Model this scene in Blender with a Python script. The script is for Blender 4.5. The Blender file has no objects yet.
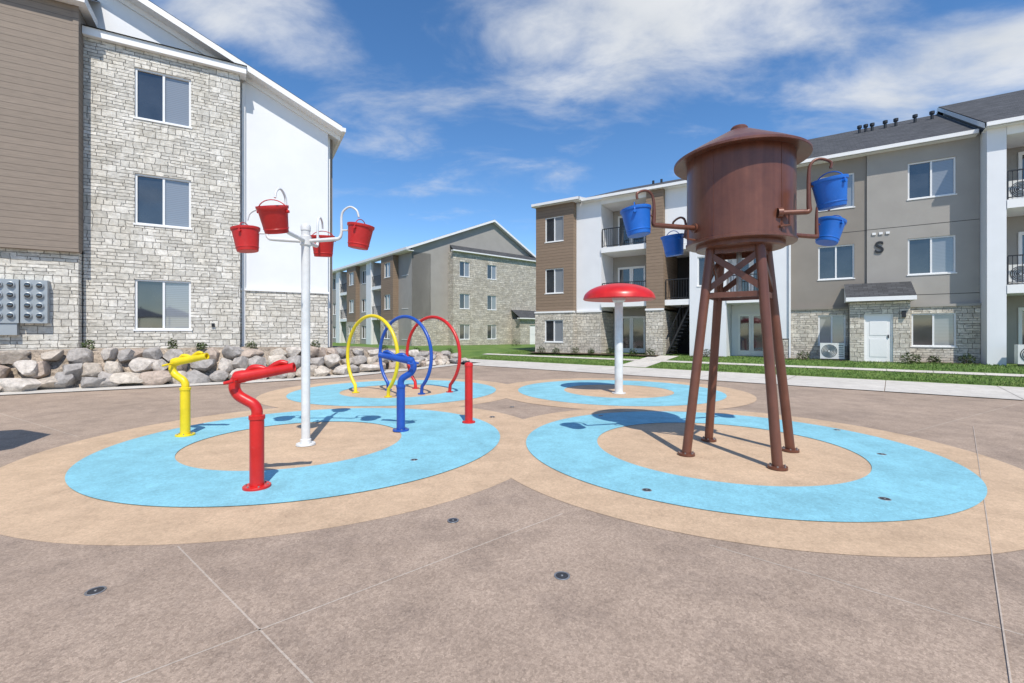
import bpy, bmesh, math, random
from mathutils import Vector, Matrix, noise as mnoise
random.seed(7)
S = bpy.context.scene
COL = S.collection
R = math.radians

# ------------------------------------------------------------------ materials
class NT:
    def __init__(s, name):
        s.m = bpy.data.materials.new(name); s.m.use_nodes = True
        s.t = s.m.node_tree; s.n = s.t.nodes; s.l = s.t.links
        s.b = s.n['Principled BSDF']
    def link(s, a, b): s.l.new(a, b)
    def val(s, op, a, b=None, c=None):
        n = s.n.new('ShaderNodeMath'); n.operation = op
        for i, v in enumerate((a, b, c)):
            if v is None: continue
            if isinstance(v, (int, float)): n.inputs[i].default_value = v
            else: s.l.new(v, n.inputs[i])
        return n.outputs[0]
    def coord(s):
        return s.n.new('ShaderNodeTexCoord').outputs['Object']
    def noise(s, vec, scale, detail=4, rough=0.55):
        n = s.n.new('ShaderNodeTexNoise'); n.inputs['Scale'].default_value = scale
        n.inputs['Detail'].default_value = min(detail, 5); n.inputs['Roughness'].default_value = rough
        if vec is not None: s.l.new(vec, n.inputs['Vector'])
        return n.outputs['Fac']
    def ramp(s, fac, stops):
        n = s.n.new('ShaderNodeValToRGB'); e = n.color_ramp.elements
        while len(e) < len(stops): e.new(0.5)
        for el, (p, c) in zip(e, stops):
            el.position = p; el.color = (*c, 1) if len(c) == 3 else c
        s.l.new(fac, n.inputs['Fac']); return n.outputs['Color']
    def mix(s, fac, a, b, mode='MIX'):
        n = s.n.new('ShaderNodeMix'); n.data_type = 'RGBA'; n.blend_type = mode
        for sock, v in ((n.inputs[0], fac), (n.inputs[6], a), (n.inputs[7], b)):
            if isinstance(v, (int, float)): sock.default_value = v
            elif isinstance(v, tuple): sock.default_value = (*v, 1)
            else: s.l.new(v, sock)
        return n.outputs[2]
    def bump(s, h, strength=0.3, dist=0.01):
        n = s.n.new('ShaderNodeBump'); n.inputs['Strength'].default_value = strength
        n.inputs['Distance'].default_value = dist
        s.l.new(h, n.inputs['Height']); s.l.new(n.outputs[0], s.b.inputs['Normal'])
    def color(s, c):
        if isinstance(c, tuple): s.b.inputs['Base Color'].default_value = (*c, 1)
        else: s.l.new(c, s.b.inputs['Base Color'])
    def rough(s, r):
        if isinstance(r, (int, float)): s.b.inputs['Roughness'].default_value = r
        else: s.l.new(r, s.b.inputs['Roughness'])

def m_plain(name, c, rough=0.6, var=0.12, scale=3.0, bump=0.1, bscale=60, metal=0.0):
    t = NT(name); co = t.coord()
    f = t.noise(co, scale, 4)
    d = tuple(max(0, x*(1-var)) for x in c); l = tuple(min(1, x*(1+var)) for x in c)
    t.color(t.ramp(f, [(0.3, d), (0.7, l)])); t.rough(rough)
    t.b.inputs['Metallic'].default_value = metal
    if bump: t.bump(t.noise(co, bscale, 2), bump, 0.005)
    return t.m

def m_paint(name, c, rough=0.32, chalk=.22, metal=0.0, streak=False):
    t = NT(name); co = t.coord()
    f = t.noise(co, 4.0, 5, 0.65)
    d = tuple(x*0.82 for x in c)
    col = t.ramp(f, [(0.35, d), (0.62, c)])
    g = t.noise(co, 38.0, 4, 0.7)
    gm = t.ramp(g, [(0.58, (0, 0, 0)), (0.75, (chalk,)*3)])
    col = t.mix(gm, col, tuple(min(1, x*0.75+0.12) for x in c))
    if streak:   # faint vertical water streaks
        mp = t.n.new('ShaderNodeMapping'); mp.inputs['Scale'].default_value = (14, 14, .7); t.link(co, mp.inputs[0])
        sn = t.noise(mp.outputs[0], 1.0, 4, 0.6)
        col = t.mix(1.0, col, t.ramp(sn, [(0.3, (0.86, 0.86, 0.86)), (0.7, (1.18, 1.16, 1.14))]), 'MULTIPLY')
    t.color(col); t.b.inputs['Metallic'].default_value = metal
    r = t.n.new('ShaderNodeMapRange'); t.link(f, r.inputs[0]); r.inputs[3].default_value = rough-0.08; r.inputs[4].default_value = rough+0.15
    t.rough(r.outputs[0])
    return t.m

def m_ground(name, c, speck=0.25, stain=0.14, bs=0.35, gscale=140, blot=0.0):
    t = NT(name); co = t.coord()
    big = t.noise(co, 0.45, 5, 0.6)
    med = t.noise(co, 2.6, 5, 0.72)
    fine = t.noise(co, gscale, 2, 0.8)
    vo = t.n.new('ShaderNodeTexVoronoi'); vo.inputs['Scale'].default_value = gscale*0.55; t.link(co, vo.inputs['Vector'])
    col = t.ramp(big, [(0.3, tuple(x*(1-stain) for x in c)), (0.7, tuple(x*(1+stain) for x in c))])
    col = t.mix(1.0, col, t.ramp(med, [(0.30, (0.84, 0.83, 0.82)), (0.66, (1.08, 1.08, 1.08))]), 'MULTIPLY')
    if blot:
        bl = t.noise(co, 1.15, 5, 0.75)
        col = t.mix(1.0, col, t.ramp(bl, [(0.50, (1, 1, 1)), (0.60, (1-blot, 1-blot, 1-blot*.95)), (0.68, (1-blot*.4,)*3)]), 'MULTIPLY')
        sp_ = t.noise(co, 9, 3, 0.6)
        col = t.mix(1.0, col, t.ramp(sp_, [(0.24, (0.72, 0.71, 0.70)), (0.31, (1, 1, 1)), (.72, (1, 1, 1)), (.80, (1.12,)*3)]), 'MULTIPLY')
    col = t.mix(1.0, col, t.ramp(fine, [(0.3, (1-speck*1.3,)*3), (0.7, (1+speck,)*3)]), 'MULTIPLY')
    col = t.mix(1.0, col, t.ramp(vo.outputs['Color'], [(0.1, (1-speck, 1-speck*1.05, 1-speck*1.1)), (0.9, (1+speck*0.8,)*3)]), 'MULTIPLY')
    t.color(col); t.rough(0.82)
    t.bump(fine, bs, 0.004)
    return t.m

def wallvec(t):
    sp = t.n.new('ShaderNodeSeparateXYZ'); t.link(t.coord(), sp.inputs[0])
    u = t.val('ADD', sp.outputs[0], sp.outputs[1])
    cb = t.n.new('ShaderNodeCombineXYZ'); t.link(u, cb.inputs[0]); t.link(sp.outputs[2], cb.inputs[1])
    return cb.outputs[0], sp.outputs[2]

def m_stone(name, c1, c2, mortar):
    t = NT(name); v, z = wallvec(t)
    wob = t.n.new('ShaderNodeTexNoise'); wob.inputs['Scale'].default_value = 3.5; wob.inputs['Detail'].default_value = 3; t.link(v, wob.inputs['Vector'])
    vm = t.n.new('ShaderNodeVectorMath'); vm.operation = 'MULTIPLY_ADD'
    t.link(wob.outputs['Color'], vm.inputs[0]); vm.inputs[1].default_value = (0.12, 0.06, 0); t.link(v, vm.inputs[2])
    def brick(w, h, off):
        b = t.n.new('ShaderNodeTexBrick'); b.offset = off; b.squash = 0.6; b.squash_frequency = 3; b.offset_frequency = 2
        b.inputs['Scale'].default_value = 1; b.inputs['Brick Width'].default_value = w; b.inputs['Row Height'].default_value = h
        b.inputs['Mortar Size'].default_value = 0.008; b.inputs['Mortar Smooth'].default_value = 0.5
        b.inputs['Color1'].default_value = (*c1, 1); b.inputs['Color2'].default_value = (*c2, 1); b.inputs['Mortar'].default_value = (*mortar, 1)
        t.link(vm.outputs[0], b.inputs['Vector']); return b
    a = brick(0.40, 0.095, 0.5); b = brick(0.30, 0.19, 0.37)
    vo = t.n.new('ShaderNodeTexVoronoi'); vo.distance = 'CHEBYCHEV'; vo.inputs['Scale'].default_value = 1.7
    mp = t.n.new('ShaderNodeMapping'); mp.inputs['Scale'].default_value = (1, 2.083, 1); t.link(v, mp.inputs[0]); t.link(mp.outputs[0], vo.inputs['Vector'])
    sc = t.n.new('ShaderNodeSeparateColor'); t.link(vo.outputs['Color'], sc.inputs[0])
    mask = t.val('GREATER_THAN', sc.outputs[0], 0.5)
    col = t.mix(mask, a.outputs['Color'], b.outputs['Color'])
    n1 = t.noise(v, 9, 5, 0.7)
    col = t.mix(1.0, col, t.ramp(n1, [(0.3, (0.70, 0.69, 0.67)), (0.6, (1.08, 1.07, 1.05))]), 'MULTIPLY')
    n2 = t.noise(v, 1.6, 3)
    col = t.mix(1.0, col, t.ramp(n2, [(0.35, (0.92, 0.90, 0.86)), (0.65, (1.05, 1.05, 1.05))]), 'MULTIPLY')
    t.color(col); t.rough(0.88)
    fm = t.n.new('ShaderNodeMix'); t.link(mask, fm.inputs[0]); t.link(a.outputs['Fac'], fm.inputs[2]); t.link(b.outputs['Fac'], fm.inputs[3])
    h = t.val('SUBTRACT', t.val('MULTIPLY', n1, 0.8), fm.outputs[0])
    t.bump(h, 1.0, 0.035)
    return t.m

def m_siding(name, c, pitch=0.17):
    t = NT(name); v, z = wallvec(t)
    fr = t.val('FRACT', t.val('DIVIDE', z, pitch))
    line = t.n.new('ShaderNodeMapRange'); t.link(fr, line.inputs[0]); line.inputs[1].default_value = 0.0; line.inputs[2].default_value = 0.12
    line.inputs[3].default_value = 0.42; line.inputs[4].default_value = 1.0
    mp = t.n.new('ShaderNodeMapping'); mp.inputs['Scale'].default_value = (1.2, 12, 1); t.link(v, mp.inputs[0])
    g = t.noise(mp.outputs[0], 3, 5)
    fl = t.val('FLOOR', t.val('DIVIDE', z, pitch))
    wn = t.n.new('ShaderNodeTexWhiteNoise'); wn.noise_dimensions = '1D'; t.link(fl, wn.inputs['W'])
    col = t.ramp(g, [(0.3, tuple(x*0.86 for x in c)), (0.7, tuple(x*1.1 for x in c))])
    k = t.val('MULTIPLY', line.outputs[0], t.val('ADD', t.val('MULTIPLY', wn.outputs[0], 0.10), 0.94))
    cb = t.n.new('ShaderNodeCombineColor')
    for i in range(3): t.link(k, cb.inputs[i])
    t.color(t.mix(1.0, col, cb.outputs[0], 'MULTIPLY')); t.rough(0.75)
    t.bump(t.val('SUBTRACT', 1.0, fr), 0.6, 0.02)
    return t.m

def m_shingle(name, c):
    t = NT(name); co = t.coord()
    b = t.n.new('ShaderNodeTexBrick'); b.inputs['Scale'].default_value = 1; b.inputs['Brick Width'].default_value = 0.3
    b.inputs['Row Height'].default_value = 0.14; b.inputs['Mortar Size'].default_value = 0.008
    b.inputs['Color1'].default_value = (*[x*0.75 for x in c], 1); b.inputs['Color2'].default_value = (*[x*1.3 for x in c], 1)
    b.inputs['Mortar'].default_value = (*[x*0.4 for x in c], 1); t.link(co, b.inputs['Vector'])
    n1 = t.noise(co, 60, 2)
    t.color(t.mix(1.0, b.outputs['Color'], t.ramp(n1, [(0.3, (0.7,)*3), (0.7, (1.25,)*3)]), 'MULTIPLY')); t.rough(0.9)
    t.bump(n1, 0.4, 0.01); return t.m

def m_glass(name, c, c2=None):
    t = NT(name); co = t.coord()
    if c2:
        sp = t.n.new('ShaderNodeSeparateXYZ'); t.link(co, sp.inputs[0])
        f = t.val('FRACT', t.val('DIVIDE', sp.outputs[2], 0.055))
        t.color(t.ramp(f, [(0.0, c), (0.25, c2), (1.0, c2)]))
    else:
        t.color(t.ramp(t.noise(co, 1.3, 3), [(0.35, tuple(x*0.5 for x in c)), (0.7, c)]))
    t.rough(0.04); t.b.inputs['IOR'].default_value = 1.6
    t.b.inputs['Specular IOR Level'].default_value = 1.0
    t.bump(t.noise(co, 1.1, 1), 0.06, 0.05)
    return t.m

def m_attr(name, rough=0.85):
    t = NT(name); a = t.n.new('ShaderNodeAttribute'); a.attribute_name = 'tint'
    co = t.coord(); n1 = t.noise(co, 7, 5, 0.7)
    t.color(t.mix(1.0, a.outputs['Color'], t.ramp(n1, [(0.3, (0.6, 0.58, 0.56)), (0.7, (1.25, 1.22, 1.2))]), 'MULTIPLY'))
    t.rough(rough); t.bump(t.noise(co, 12, 5, 0.75), 0.8, 0.05); return t.m

def m_grass(name):
    t = NT(name); co = t.coord()
    a = t.noise(co, 0.8, 5, 0.6); b = t.noise(co, 45, 4, 0.8)
    col = t.ramp(a, [(0.3, (0.075, 0.15, 0.022)), (0.5, (0.12, 0.21, 0.034)), (0.74, (0.20, 0.26, 0.06))])
    col = t.mix(1.0, col, t.ramp(b, [(0.3, (0.6,)*3), (0.7, (1.4,)*3)]), 'MULTIPLY')
    t.color(col); t.rough(0.9); t.bump(b, 0.8, 0.04); return t.m

M = {}
M['plaza'] = m_ground('exposed_aggregate_concrete', (0.395, 0.300, 0.228), 0.22, 0.12, .4, 140, .15)
M['tan'] = m_ground('tan_coating', (0.58, 0.415, 0.272), 0.10, 0.07, 0.2, 90, .06)
M['blue'] = m_ground('blue_coating', (0.235, 0.535, 0.63), 0.09, 0.08, 0.2, 90, .07)
M['walk'] = m_ground('light_concrete', (0.60, 0.565, 0.51), 0.08, 0.07, 0.2)
M['joint'] = m_ground('joint_sealant', (0.50, 0.42, 0.345), 0.12, 0.1)
M['mulch'] = m_ground('bed_gravel', (0.34, 0.28, 0.22), 0.4, 0.2, 0.8, 25)
M['bark'] = m_ground('bark_mulch', (0.13, 0.09, 0.06), 0.4, 0.2, 0.8, 30)
M['grass'] = m_grass('lawn_grass')
M['ground'] = m_ground('dry_ground', (0.22, 0.21, 0.13), 0.2, 0.2)
M['stoneL'] = m_stone('ledgestone_cream', (0.77, 0.74, 0.68), (0.53, 0.51, 0.465), (0.23, 0.215, 0.195))
M['stone'] = m_stone('ledgestone_tan', (0.71, 0.66, 0.58), (0.47, 0.435, 0.38), (0.22, 0.20, 0.175))
M['brown'] = m_siding('lap_siding_brown', (0.245, 0.195, 0.152))
M['brownR'] = m_siding('lap_siding_tan_brown', (0.24, 0.17, 0.115))
M['white'] = m_plain('white_panel', (0.74, 0.745, 0.75), 0.6, 0.03, 1.2, 0.08, 80)
M['trim'] = m_plain('white_trim', (0.80, 0.79, 0.77), 0.5, 0.03, 2, 0)
M['stucco'] = m_plain('stucco_grey', (0.345, 0.322, 0.29), 0.9, 0.07, 0.9, 0.5, 70)
M['taupe'] = m_plain('stucco_taupe', (0.265, 0.235, 0.20), 0.9, 0.07, 0.9, 0.5, 70)
M['shingle'] = m_shingle('asphalt_shingle', (0.065, 0.066, 0.07))
M['vinyl'] = m_plain('window_vinyl', (0.75, 0.75, 0.74), 0.4, 0.02, 2, 0)
M['glass'] = m_glass('window_glass', (0.045, 0.050, 0.055))
M['blind_reflect'] = m_glass('blinds_painted_reflection', (0.13, 0.135, 0.14), (0.23, 0.25, 0.27))  # slat tones for blinds, with a bluish reflection painted into the colour
M['black'] = m_plain('black_metal', (0.018, 0.018, 0.02), 0.45, 0.1, 3, 0)
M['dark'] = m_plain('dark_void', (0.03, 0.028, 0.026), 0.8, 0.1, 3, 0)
M['jet'] = m_plain('jet_cover', (0.035, 0.035, 0.038), 0.55, 0.2, 30, 0)
M['cabinet'] = m_plain('cabinet_grey', (0.34, 0.37, 0.385), 0.45, 0.05, 4, 0.02, metal=0.2)
M['acwhite'] = m_plain('ac_enamel', (0.70, 0.70, 0.67), 0.4, 0.04, 3, 0)
M['steel'] = m_plain('stainless', (0.40, 0.39, 0.38), 0.42, 0.15, 20, 0, metal=0.8)
M['rock'] = m_attr('boulder_rock')
M['leaf'] = m_attr('leaf_green', 0.6)
M['pbrown'] = m_paint('paint_brown', (0.165, 0.062, 0.038), 0.30, .08, .15, True)
M['pred'] = m_paint('paint_red', (0.62, 0.018, 0.016))
M['pyellow'] = m_paint('paint_yellow', (0.84, 0.63, 0.015))
M['pblue'] = m_paint('paint_blue', (0.015, 0.085, 0.42))
M['bblue'] = m_paint('bucket_blue', (0.010, 0.14, 0.56), 0.4)
M['bred'] = m_paint('bucket_red', (0.58, 0.022, 0.020), 0.4)
M['pwhite'] = m_paint('paint_white', (0.76, 0.76, 0.74))
M['canvas'] = m_plain('umbrella_canvas', (0.12, 0.16, 0.25), 0.9)

# ------------------------------------------------------------------ mesh helpers
def empty(name, loc=(0, 0, 0), rot=0.0, scale=1.0):
    e = bpy.data.objects.new(name, None); e.location = loc; e.rotation_euler = (0, 0, rot); e.scale = (scale,)*3
    e.empty_display_size = 0.3; COL.objects.link(e); return e

class MB:
    def __init__(s, name, mat, parent=None, loc=(0, 0, 0), rot=0.0):
        s.name, s.mat, s.parent, s.loc, s.rot = name, mat, parent, loc, rot
        s.v, s.f, s.sm, s.c = [], [], [], None
    def face(s, pts, smooth=False):
        i = len(s.v); s.v += [tuple(p) for p in pts]; s.f.append(tuple(range(i, i+len(pts)))); s.sm.append(smooth)
    def box(s, x0, x1, y0, y1, z0, z1, M4=None):
        if x0 > x1: x0, x1 = x1, x0
        if y0 > y1: y0, y1 = y1, y0
        if z0 > z1: z0, z1 = z1, z0
        p = [Vector(q) for q in ((x0,y0,z0),(x1,y0,z0),(x1,y1,z0),(x0,y1,z0),(x0,y0,z1),(x1,y0,z1),(x1,y1,z1),(x0,y1,z1))]
        if M4 is not None: p = [M4 @ q for q in p]
        i = len(s.v); s.v += [tuple(q) for q in p]
        for f in ((0,3,2,1),(4,5,6,7),(0,1,5,4),(1,2,6,5),(2,3,7,6),(3,0,4,7)):
            s.f.append(tuple(i+k for k in f)); s.sm.append(False)
    def tube(s, pts, r, seg=16, smooth=False, cap=True):
        pts = [Vector(p) for p in pts]
        rr = list(r) if isinstance(r, (list, tuple)) else [r]*len(pts)
        if smooth:
            np_, nr = [], []
            for i in range(len(pts)-1):
                p0 = pts[max(i-1, 0)]; p1 = pts[i]; p2 = pts[i+1]; p3 = pts[min(i+2, len(pts)-1)]
                for k in range(6):
                    t = k/6
                    np_.append(0.5*((2*p1)+(p2-p0)*t+(2*p0-5*p1+4*p2-p3)*t*t+(3*p1-p0-3*p2+p3)*t**3)); nr.append(rr[i]*(1-t)+rr[i+1]*t)
            np_.append(pts[-1]); nr.append(rr[-1]); pts, rr = np_, nr
        base = len(s.v); n = len(pts); up = None
        for i in range(n):
            if i == 0: d = pts[1]-pts[0]
            elif i == n-1: d = pts[-1]-pts[-2]
            else: d = (pts[i+1]-pts[i]).normalized()+(pts[i]-pts[i-1]).normalized()
            if d.length < 1e-9: d = Vector((0, 0, 1))
            d.normalize()
            if up is None:
                up = d.cross(Vector((0.31, 0.92, 0.13))).normalized()
            up = (up-d*up.dot(d)).normalized(); sd = d.cross(up)
            for k in range(seg):
                a = 2*math.pi*k/seg
                s.v.append(tuple(pts[i]+(up*math.cos(a)+sd*math.sin(a))*rr[i]))
        for i in range(n-1):
            for k in range(seg):
                k2 = (k+1) % seg
                s.f.append((base+i*seg+k, base+i*seg+k2, base+(i+1)*seg+k2, base+(i+1)*seg+k)); s.sm.append(True)
        if cap:
            s.face([s.v[base+k] for k in range(seg)][::-1]); s.face([s.v[base+(n-1)*seg+k] for k in range(seg)])
    def lathe(s, prof, seg=32, M4=None):
        M4 = M4 or Matrix.Identity(4)
        for i in range(len(prof)-1):
            (r0, z0), (r1, z1) = prof[i], prof[i+1]
            base = len(s.v)
            for k in range(seg):
                a = 2*math.pi*k/seg
                s.v.append(tuple(M4 @ Vector((r0*math.cos(a), r0*math.sin(a), z0))))
                s.v.append(tuple(M4 @ Vector((r1*math.cos(a), r1*math.sin(a), z1))))
            for k in range(seg):
                k2 = (k+1) % seg
                s.f.append((base+2*k, base+2*k2, base+2*k2+1, base+2*k+1)); s.sm.append(True)
    def make(s, recalc=True, sharp=32):
        me = bpy.data.meshes.new(s.name); me.from_pydata(s.v, [], s.f)
        me.polygons.foreach_set('use_smooth', s.sm)
        me.materials.append(M[s.mat] if isinstance(s.mat, str) else s.mat)
        if s.c is not None:
            at = me.attributes.new('tint', 'FLOAT_COLOR', 'POINT')
            flat = []
            for c in s.c: flat += [c[0], c[1], c[2], 1.0]
            at.data.foreach_set('color', flat)
        if recalc and s.c is None:
            bm = bmesh.new(); bm.from_mesh(me); bmesh.ops.remove_doubles(bm, verts=bm.verts, dist=1e-5)
            bmesh.ops.recalc_face_normals(bm, faces=bm.faces); bm.to_mesh(me); bm.free()
        me.update()
        if any(s.sm): me.set_sharp_from_angle(angle=R(sharp))
        o = bpy.data.objects.new(s.name, me); COL.objects.link(o)
        if s.parent: o.parent = s.parent
        o.location = s.loc; o.rotation_euler = (0, 0, s.rot)
        return o

# ------------------------------------------------------------------ building kit
class Bld:
    def __init__(s, name, loc, rot, scale=1.0):
        s.e = empty(name, loc, rot, scale); s.parts = {}; s.frame((0, 0, 0), 0.0, '')
    def frame(s, loc, rot, tag): s.floc, s.frot, s.tag = loc, rot, tag
    def p(s, name, mat):
        k = name+s.tag
        if k not in s.parts: s.parts[k] = MB(k, mat, s.e, s.floc, s.frot)
        return s.parts[k]
    def wall(s, name, mat, x0, x1, z0, z1, y, depth=2.0, ops=()):
        mb = s.p(name, mat)
        xs = sorted({x0, x1, *[a for o in ops for a in o[:2]]}); zs = sorted({z0, z1, *[a for o in ops for a in o[2:4]]})
        for i in range(len(xs)-1):
            for j in range(len(zs)-1):
                cx, cz = (xs[i]+xs[i+1])/2, (zs[j]+zs[j+1])/2
                if any(o[0] < cx < o[1] and o[2] < cz < o[3] for o in ops): continue
                mb.face([(xs[i], y, zs[j]), (xs[i+1], y, zs[j]), (xs[i+1], y, zs[j+1]), (xs[i], y, zs[j+1])])
        d = y+depth
        mb.face([(x0,y,z0),(x0,y,z1),(x0,d,z1),(x0,d,z0)]); mb.face([(x1,y,z0),(x1,d,z0),(x1,d,z1),(x1,y,z1)])
        mb.face([(x0,y,z1),(x1,y,z1),(x1,d,z1),(x0,d,z1)]); mb.face([(x0,y,z0),(x0,d,z0),(x1,d,z0),(x1,y,z0)])
        r = y+0.14
        for a, b, c, e in [o[:4] for o in ops]:
            mb.face([(a,y,c),(a,r,c),(a,r,e),(a,y,e)]); mb.face([(b,y,c),(b,y,e),(b,r,e),(b,r,c)])
            mb.face([(a,y,e),(a,r,e),(b,r,e),(b,y,e)]); mb.face([(a,y,c),(b,y,c),(b,r,c),(a,r,c)])
        for o in ops:
            kind = o[4] if len(o) > 4 else 'win'
            (s.window if kind == 'win' else s.door)(o[0], o[1], o[2], o[3], y+0.10)
    def window(s, x0, x1, z0, z1, y, n=2):
        fr = s.p('window_frames', 'vinyl'); t = 0.055
        fr.box(x0, x0+t, y-0.05, y+0.03, z0, z1); fr.box(x1-t, x1, y-0.05, y+0.03, z0, z1)
        fr.box(x0+t, x1-t, y-0.05, y+0.03, z1-t, z1); fr.box(x0+t, x1-t, y-0.05, y+0.03, z0, z0+t)
        w = (x1-x0-2*t)/n
        dark_first = random.random() < .75
        for i in range(n):
            a, b = x0+t+i*w, x0+t+(i+1)*w
            if i: fr.box(a-0.028, a+0.028, y-0.045, y+0.03, z0+t, z1-t)
            isd = (i == 0) if dark_first else (random.random() < .5)
            g = s.p('window_glass', 'glass') if isd else s.p('blinds_painted_reflection', 'blind_reflect')  # pale pane: blinds plus painted bluish reflection
            k1, k2 = random.uniform(-.012, .012), random.uniform(-.012, .012)
            g.face([(a, y+k1, z0+t), (b, y-k1, z0+t), (b, y-k1+k2, z1-t), (a, y+k1+k2, z1-t)])
        tr = s.p('window_sills', 'trim'); tr.box(x0-0.03, x1+0.03, y-0.125, y-0.052, z0-0.03, z0+0.012)
    def door(s, x0, x1, z0, z1, y):
        d = s.p('doors', 'trim'); d.box(x0+.05, x1-.05, y-0.02, y+0.03, z0, z1-.05)
        d.box(x0, x0+.048, y-0.06, y+0.03, z0, z1); d.box(x1-.048, x1, y-0.06, y+0.03, z0, z1); d.box(x0+.05, x1-.05, y-0.06, y+0.03, z1-.048, z1)
        h = s.p('door_hardware', 'black'); h.box(x1-.16, x1-.12, y-0.06, y-0.021, z0+.95, z0+1.07)
        w = x1-x0
        for zz0, zz1 in ((z0+.2, z0+.9), (z0+1.05, z1-.25)):
            d.box(x0+w*.2, x1-w*.2, y-0.032, y-0.021, zz0, zz1)
    def french(s, x0, x1, z0, z1, y):
        d = s.p('french_doors', 'trim'); xm = (x0+x1)/2
        for a, b in ((x0, xm-.005), (xm+.005, x1)):
            d.box(a, a+.1, y-.05, y, z0, z1); d.box(b-.1, b, y-.05, y, z0, z1); d.box(a+.1, b-.1, y-.05, y, z1-.12, z1); d.box(a+.1, b-.1, y-.05, y, z0, z0+.25)
            s.p('window_glass', 'glass').face([(a+.1, y-.02, z0+.25), (b-.1, y-.02, z0+.25), (b-.1, y-.02, z1-.12), (a+.1, y-.02, z1-.12)])
    def rail(s, x0, x1, y, z, h=1.05):
        m = s.p('railings', 'black')
        m.box(x0, x1, y-.025, y+.025, z+h-.04, z+h); m.box(x0, x1, y-.02, y+.02, z+.08, z+.11)
        n = max(2, int((x1-x0)/0.12))
        for i in range(n+1):
            x = x0+(x1-x0)*i/n; w = .022 if i in (0, n) else .009
            m.box(x-w, x+w, y-w, y+w, z+.111 if w < .02 else z+.005, z+h-.041)
    def ac(s, x, y, z):
        m = s.p('ac_units', 'acwhite'); m.box(x-.42, x+.42, y-.17, y+.17, z+.06, z+.72)
        k = s.p('ac_grilles', 'black')
        M4 = Matrix.Translation((x-.1, y-.172, z+.39)) @ Matrix.Rotation(R(90), 4, 'X')
        for rr in (.27, .22, .17, .12, .07): k.lathe([(rr, 0), (rr, .012), (rr-.02, .012), (rr-.02, 0)], 24, M4)
        for i in range(6): k.box(x+.22, x+.38, y-.18, y-.172, z+.16+i*.09, z+.18+i*.09)
        k.box(x-.35, x-.28, y-.15, y+.15, z, z+.058); k.box(x+.28, x+.35, y-.15, y+.15, z, z+.058)
    def finish(s):
        for m in s.parts.values(): m.make()

def roof_x(b, x0, x1, yf, yr, ze, zr, yb=None, over=0.35):
    rf = b.p('roof_shingles', 'shingle'); tr = b.p('roof_fascia', 'trim')
    sl = (zr-ze)/(yr-yf); y0 = yf-over; z0 = ze-sl*over; yb = yb if yb is not None else 2*yr-yf
    zb = zr-(yb-yr)*sl; th = 0.16
    rf.face([(x0,y0,z0+th),(x1,y0,z0+th),(x1,yr,zr+th),(x0,yr,zr+th)])
    rf.face([(x0,yr,zr+th),(x1,yr,zr+th),(x1,yb,zb+th),(x0,yb,zb+th)])
    for x, dx in ((x0, -.03), (x1, .03)):
        tr.face([(x+dx,y0,z0-.04),(x+dx,y0,z0+th-.01),(x+dx,yr,zr+th-.01),(x+dx,yr,zr-.04)])
        tr.face([(x+dx,yr,zr-.04),(x+dx,yr,zr+th-.01),(x+dx,yb,zb+th-.01),(x+dx,yb,zb-.04)])
    tr.box(x0, x1, y0-.10, y0-.005, z0+.0, z0+th-.02)
    tr.face([(x0,y0,z0-.01),(x1,y0,z0-.01),(x1,yf+.3,z0-.01),(x0,yf+.3,z0-.01)])
    g = b.p('gable_infill', 'stucco')
    for x in (x0+.2, x1-.2): g.face([(x,yf,ze-.1),(x,yb,ze-.1),(x,yr,zr-.05)])

# ================================================================== GROUND
def sheet(name, mat, pts, z):
    mb = MB(name, mat); mb.face([(x, y, z) for x, y in pts]); return mb.make()
g = MB('ground', 'ground'); g.face([(-600,-600,-.06),(600,-600,-.06),(600,900,-.06),(-600,900,-.06)]); g.make()
sheet('plaza_pavement', 'plaza', [(-40,-25),(50,-25),(50,24.5),(-40,24.5)], 0.0)

def disc(name, mat, c0, r0, c1, r1, z, seg=160):
    mb = MB(name, mat)
    for k in range(seg):
        a, b = 2*math.pi*k/seg, 2*math.pi*(k+1)/seg
        o1, o2 = (c1[0]+r1*math.cos(a), c1[1]+r1*math.sin(a), z), (c1[0]+r1*math.cos(b), c1[1]+r1*math.sin(b), z)
        if r0 > 0: mb.face([(c0[0]+r0*math.cos(a), c0[1]+r0*math.sin(a), z), o1, o2, (c0[0]+r0*math.cos(b), c0[1]+r0*math.sin(b), z)])
        else: mb.face([(c0[0], c0[1], z), o1, o2])
    return mb.make()
for i, (c1, ro, c0, ri, rt) in enumerate((((-2.75, 6.48), 2.58, (-2.95, 6.30), 1.38, 3.27), ((2.73, 6.13), 2.54, (2.73, 6.00), 1.58, 3.09), ((-3.0, 11.85), 2.58, (-3.0, 11.8), 1.38, 3.2), ((2.74, 11.85), 2.58, (2.74, 11.8), 1.38, 3.2))):
    disc('pavement_tan_circle', 'tan', c1, 0, c1, rt, 0.0015+0.0015*i)
    disc('pavement_blue_ring', 'blue', c0, ri, c1, ro, 0.0095)
jm = MB('pavement_joints', 'joint')
def strip(mb, a, b, w, z):
    a, b = Vector((*a, z)), Vector((*b, z)); d = (b-a).normalized(); n = Vector((-d.y, d.x, 0))*w/2
    mb.face([a-n, b-n, b+n, a+n])
for a, b in (((0.42,3.78),(-4.2,-.25)), ((1.4,3.22),(6.4,-1.0)), ((-2.35,3.2),(-.2,1.4)), ((-6.3,6.6),(-13,10.5)), ((5.9,6.8),(13,11))):
    strip(jm, a, b, .010, .0012)
strip(jm, (7.4, 7.3), (1.4, 1.2), .007, .0068)
jm.make()
E0 = Vector((0.67, 23.5, 0)); ED = Vector((.768, -.641, 0)).normalized(); EN = Vector((.641, .768, 0)).normalized()
def EP(a, b, z): p = E0+ED*a+EN*b; return (p.x, p.y, z)
wk = MB('sidewalk', 'walk')
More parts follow.
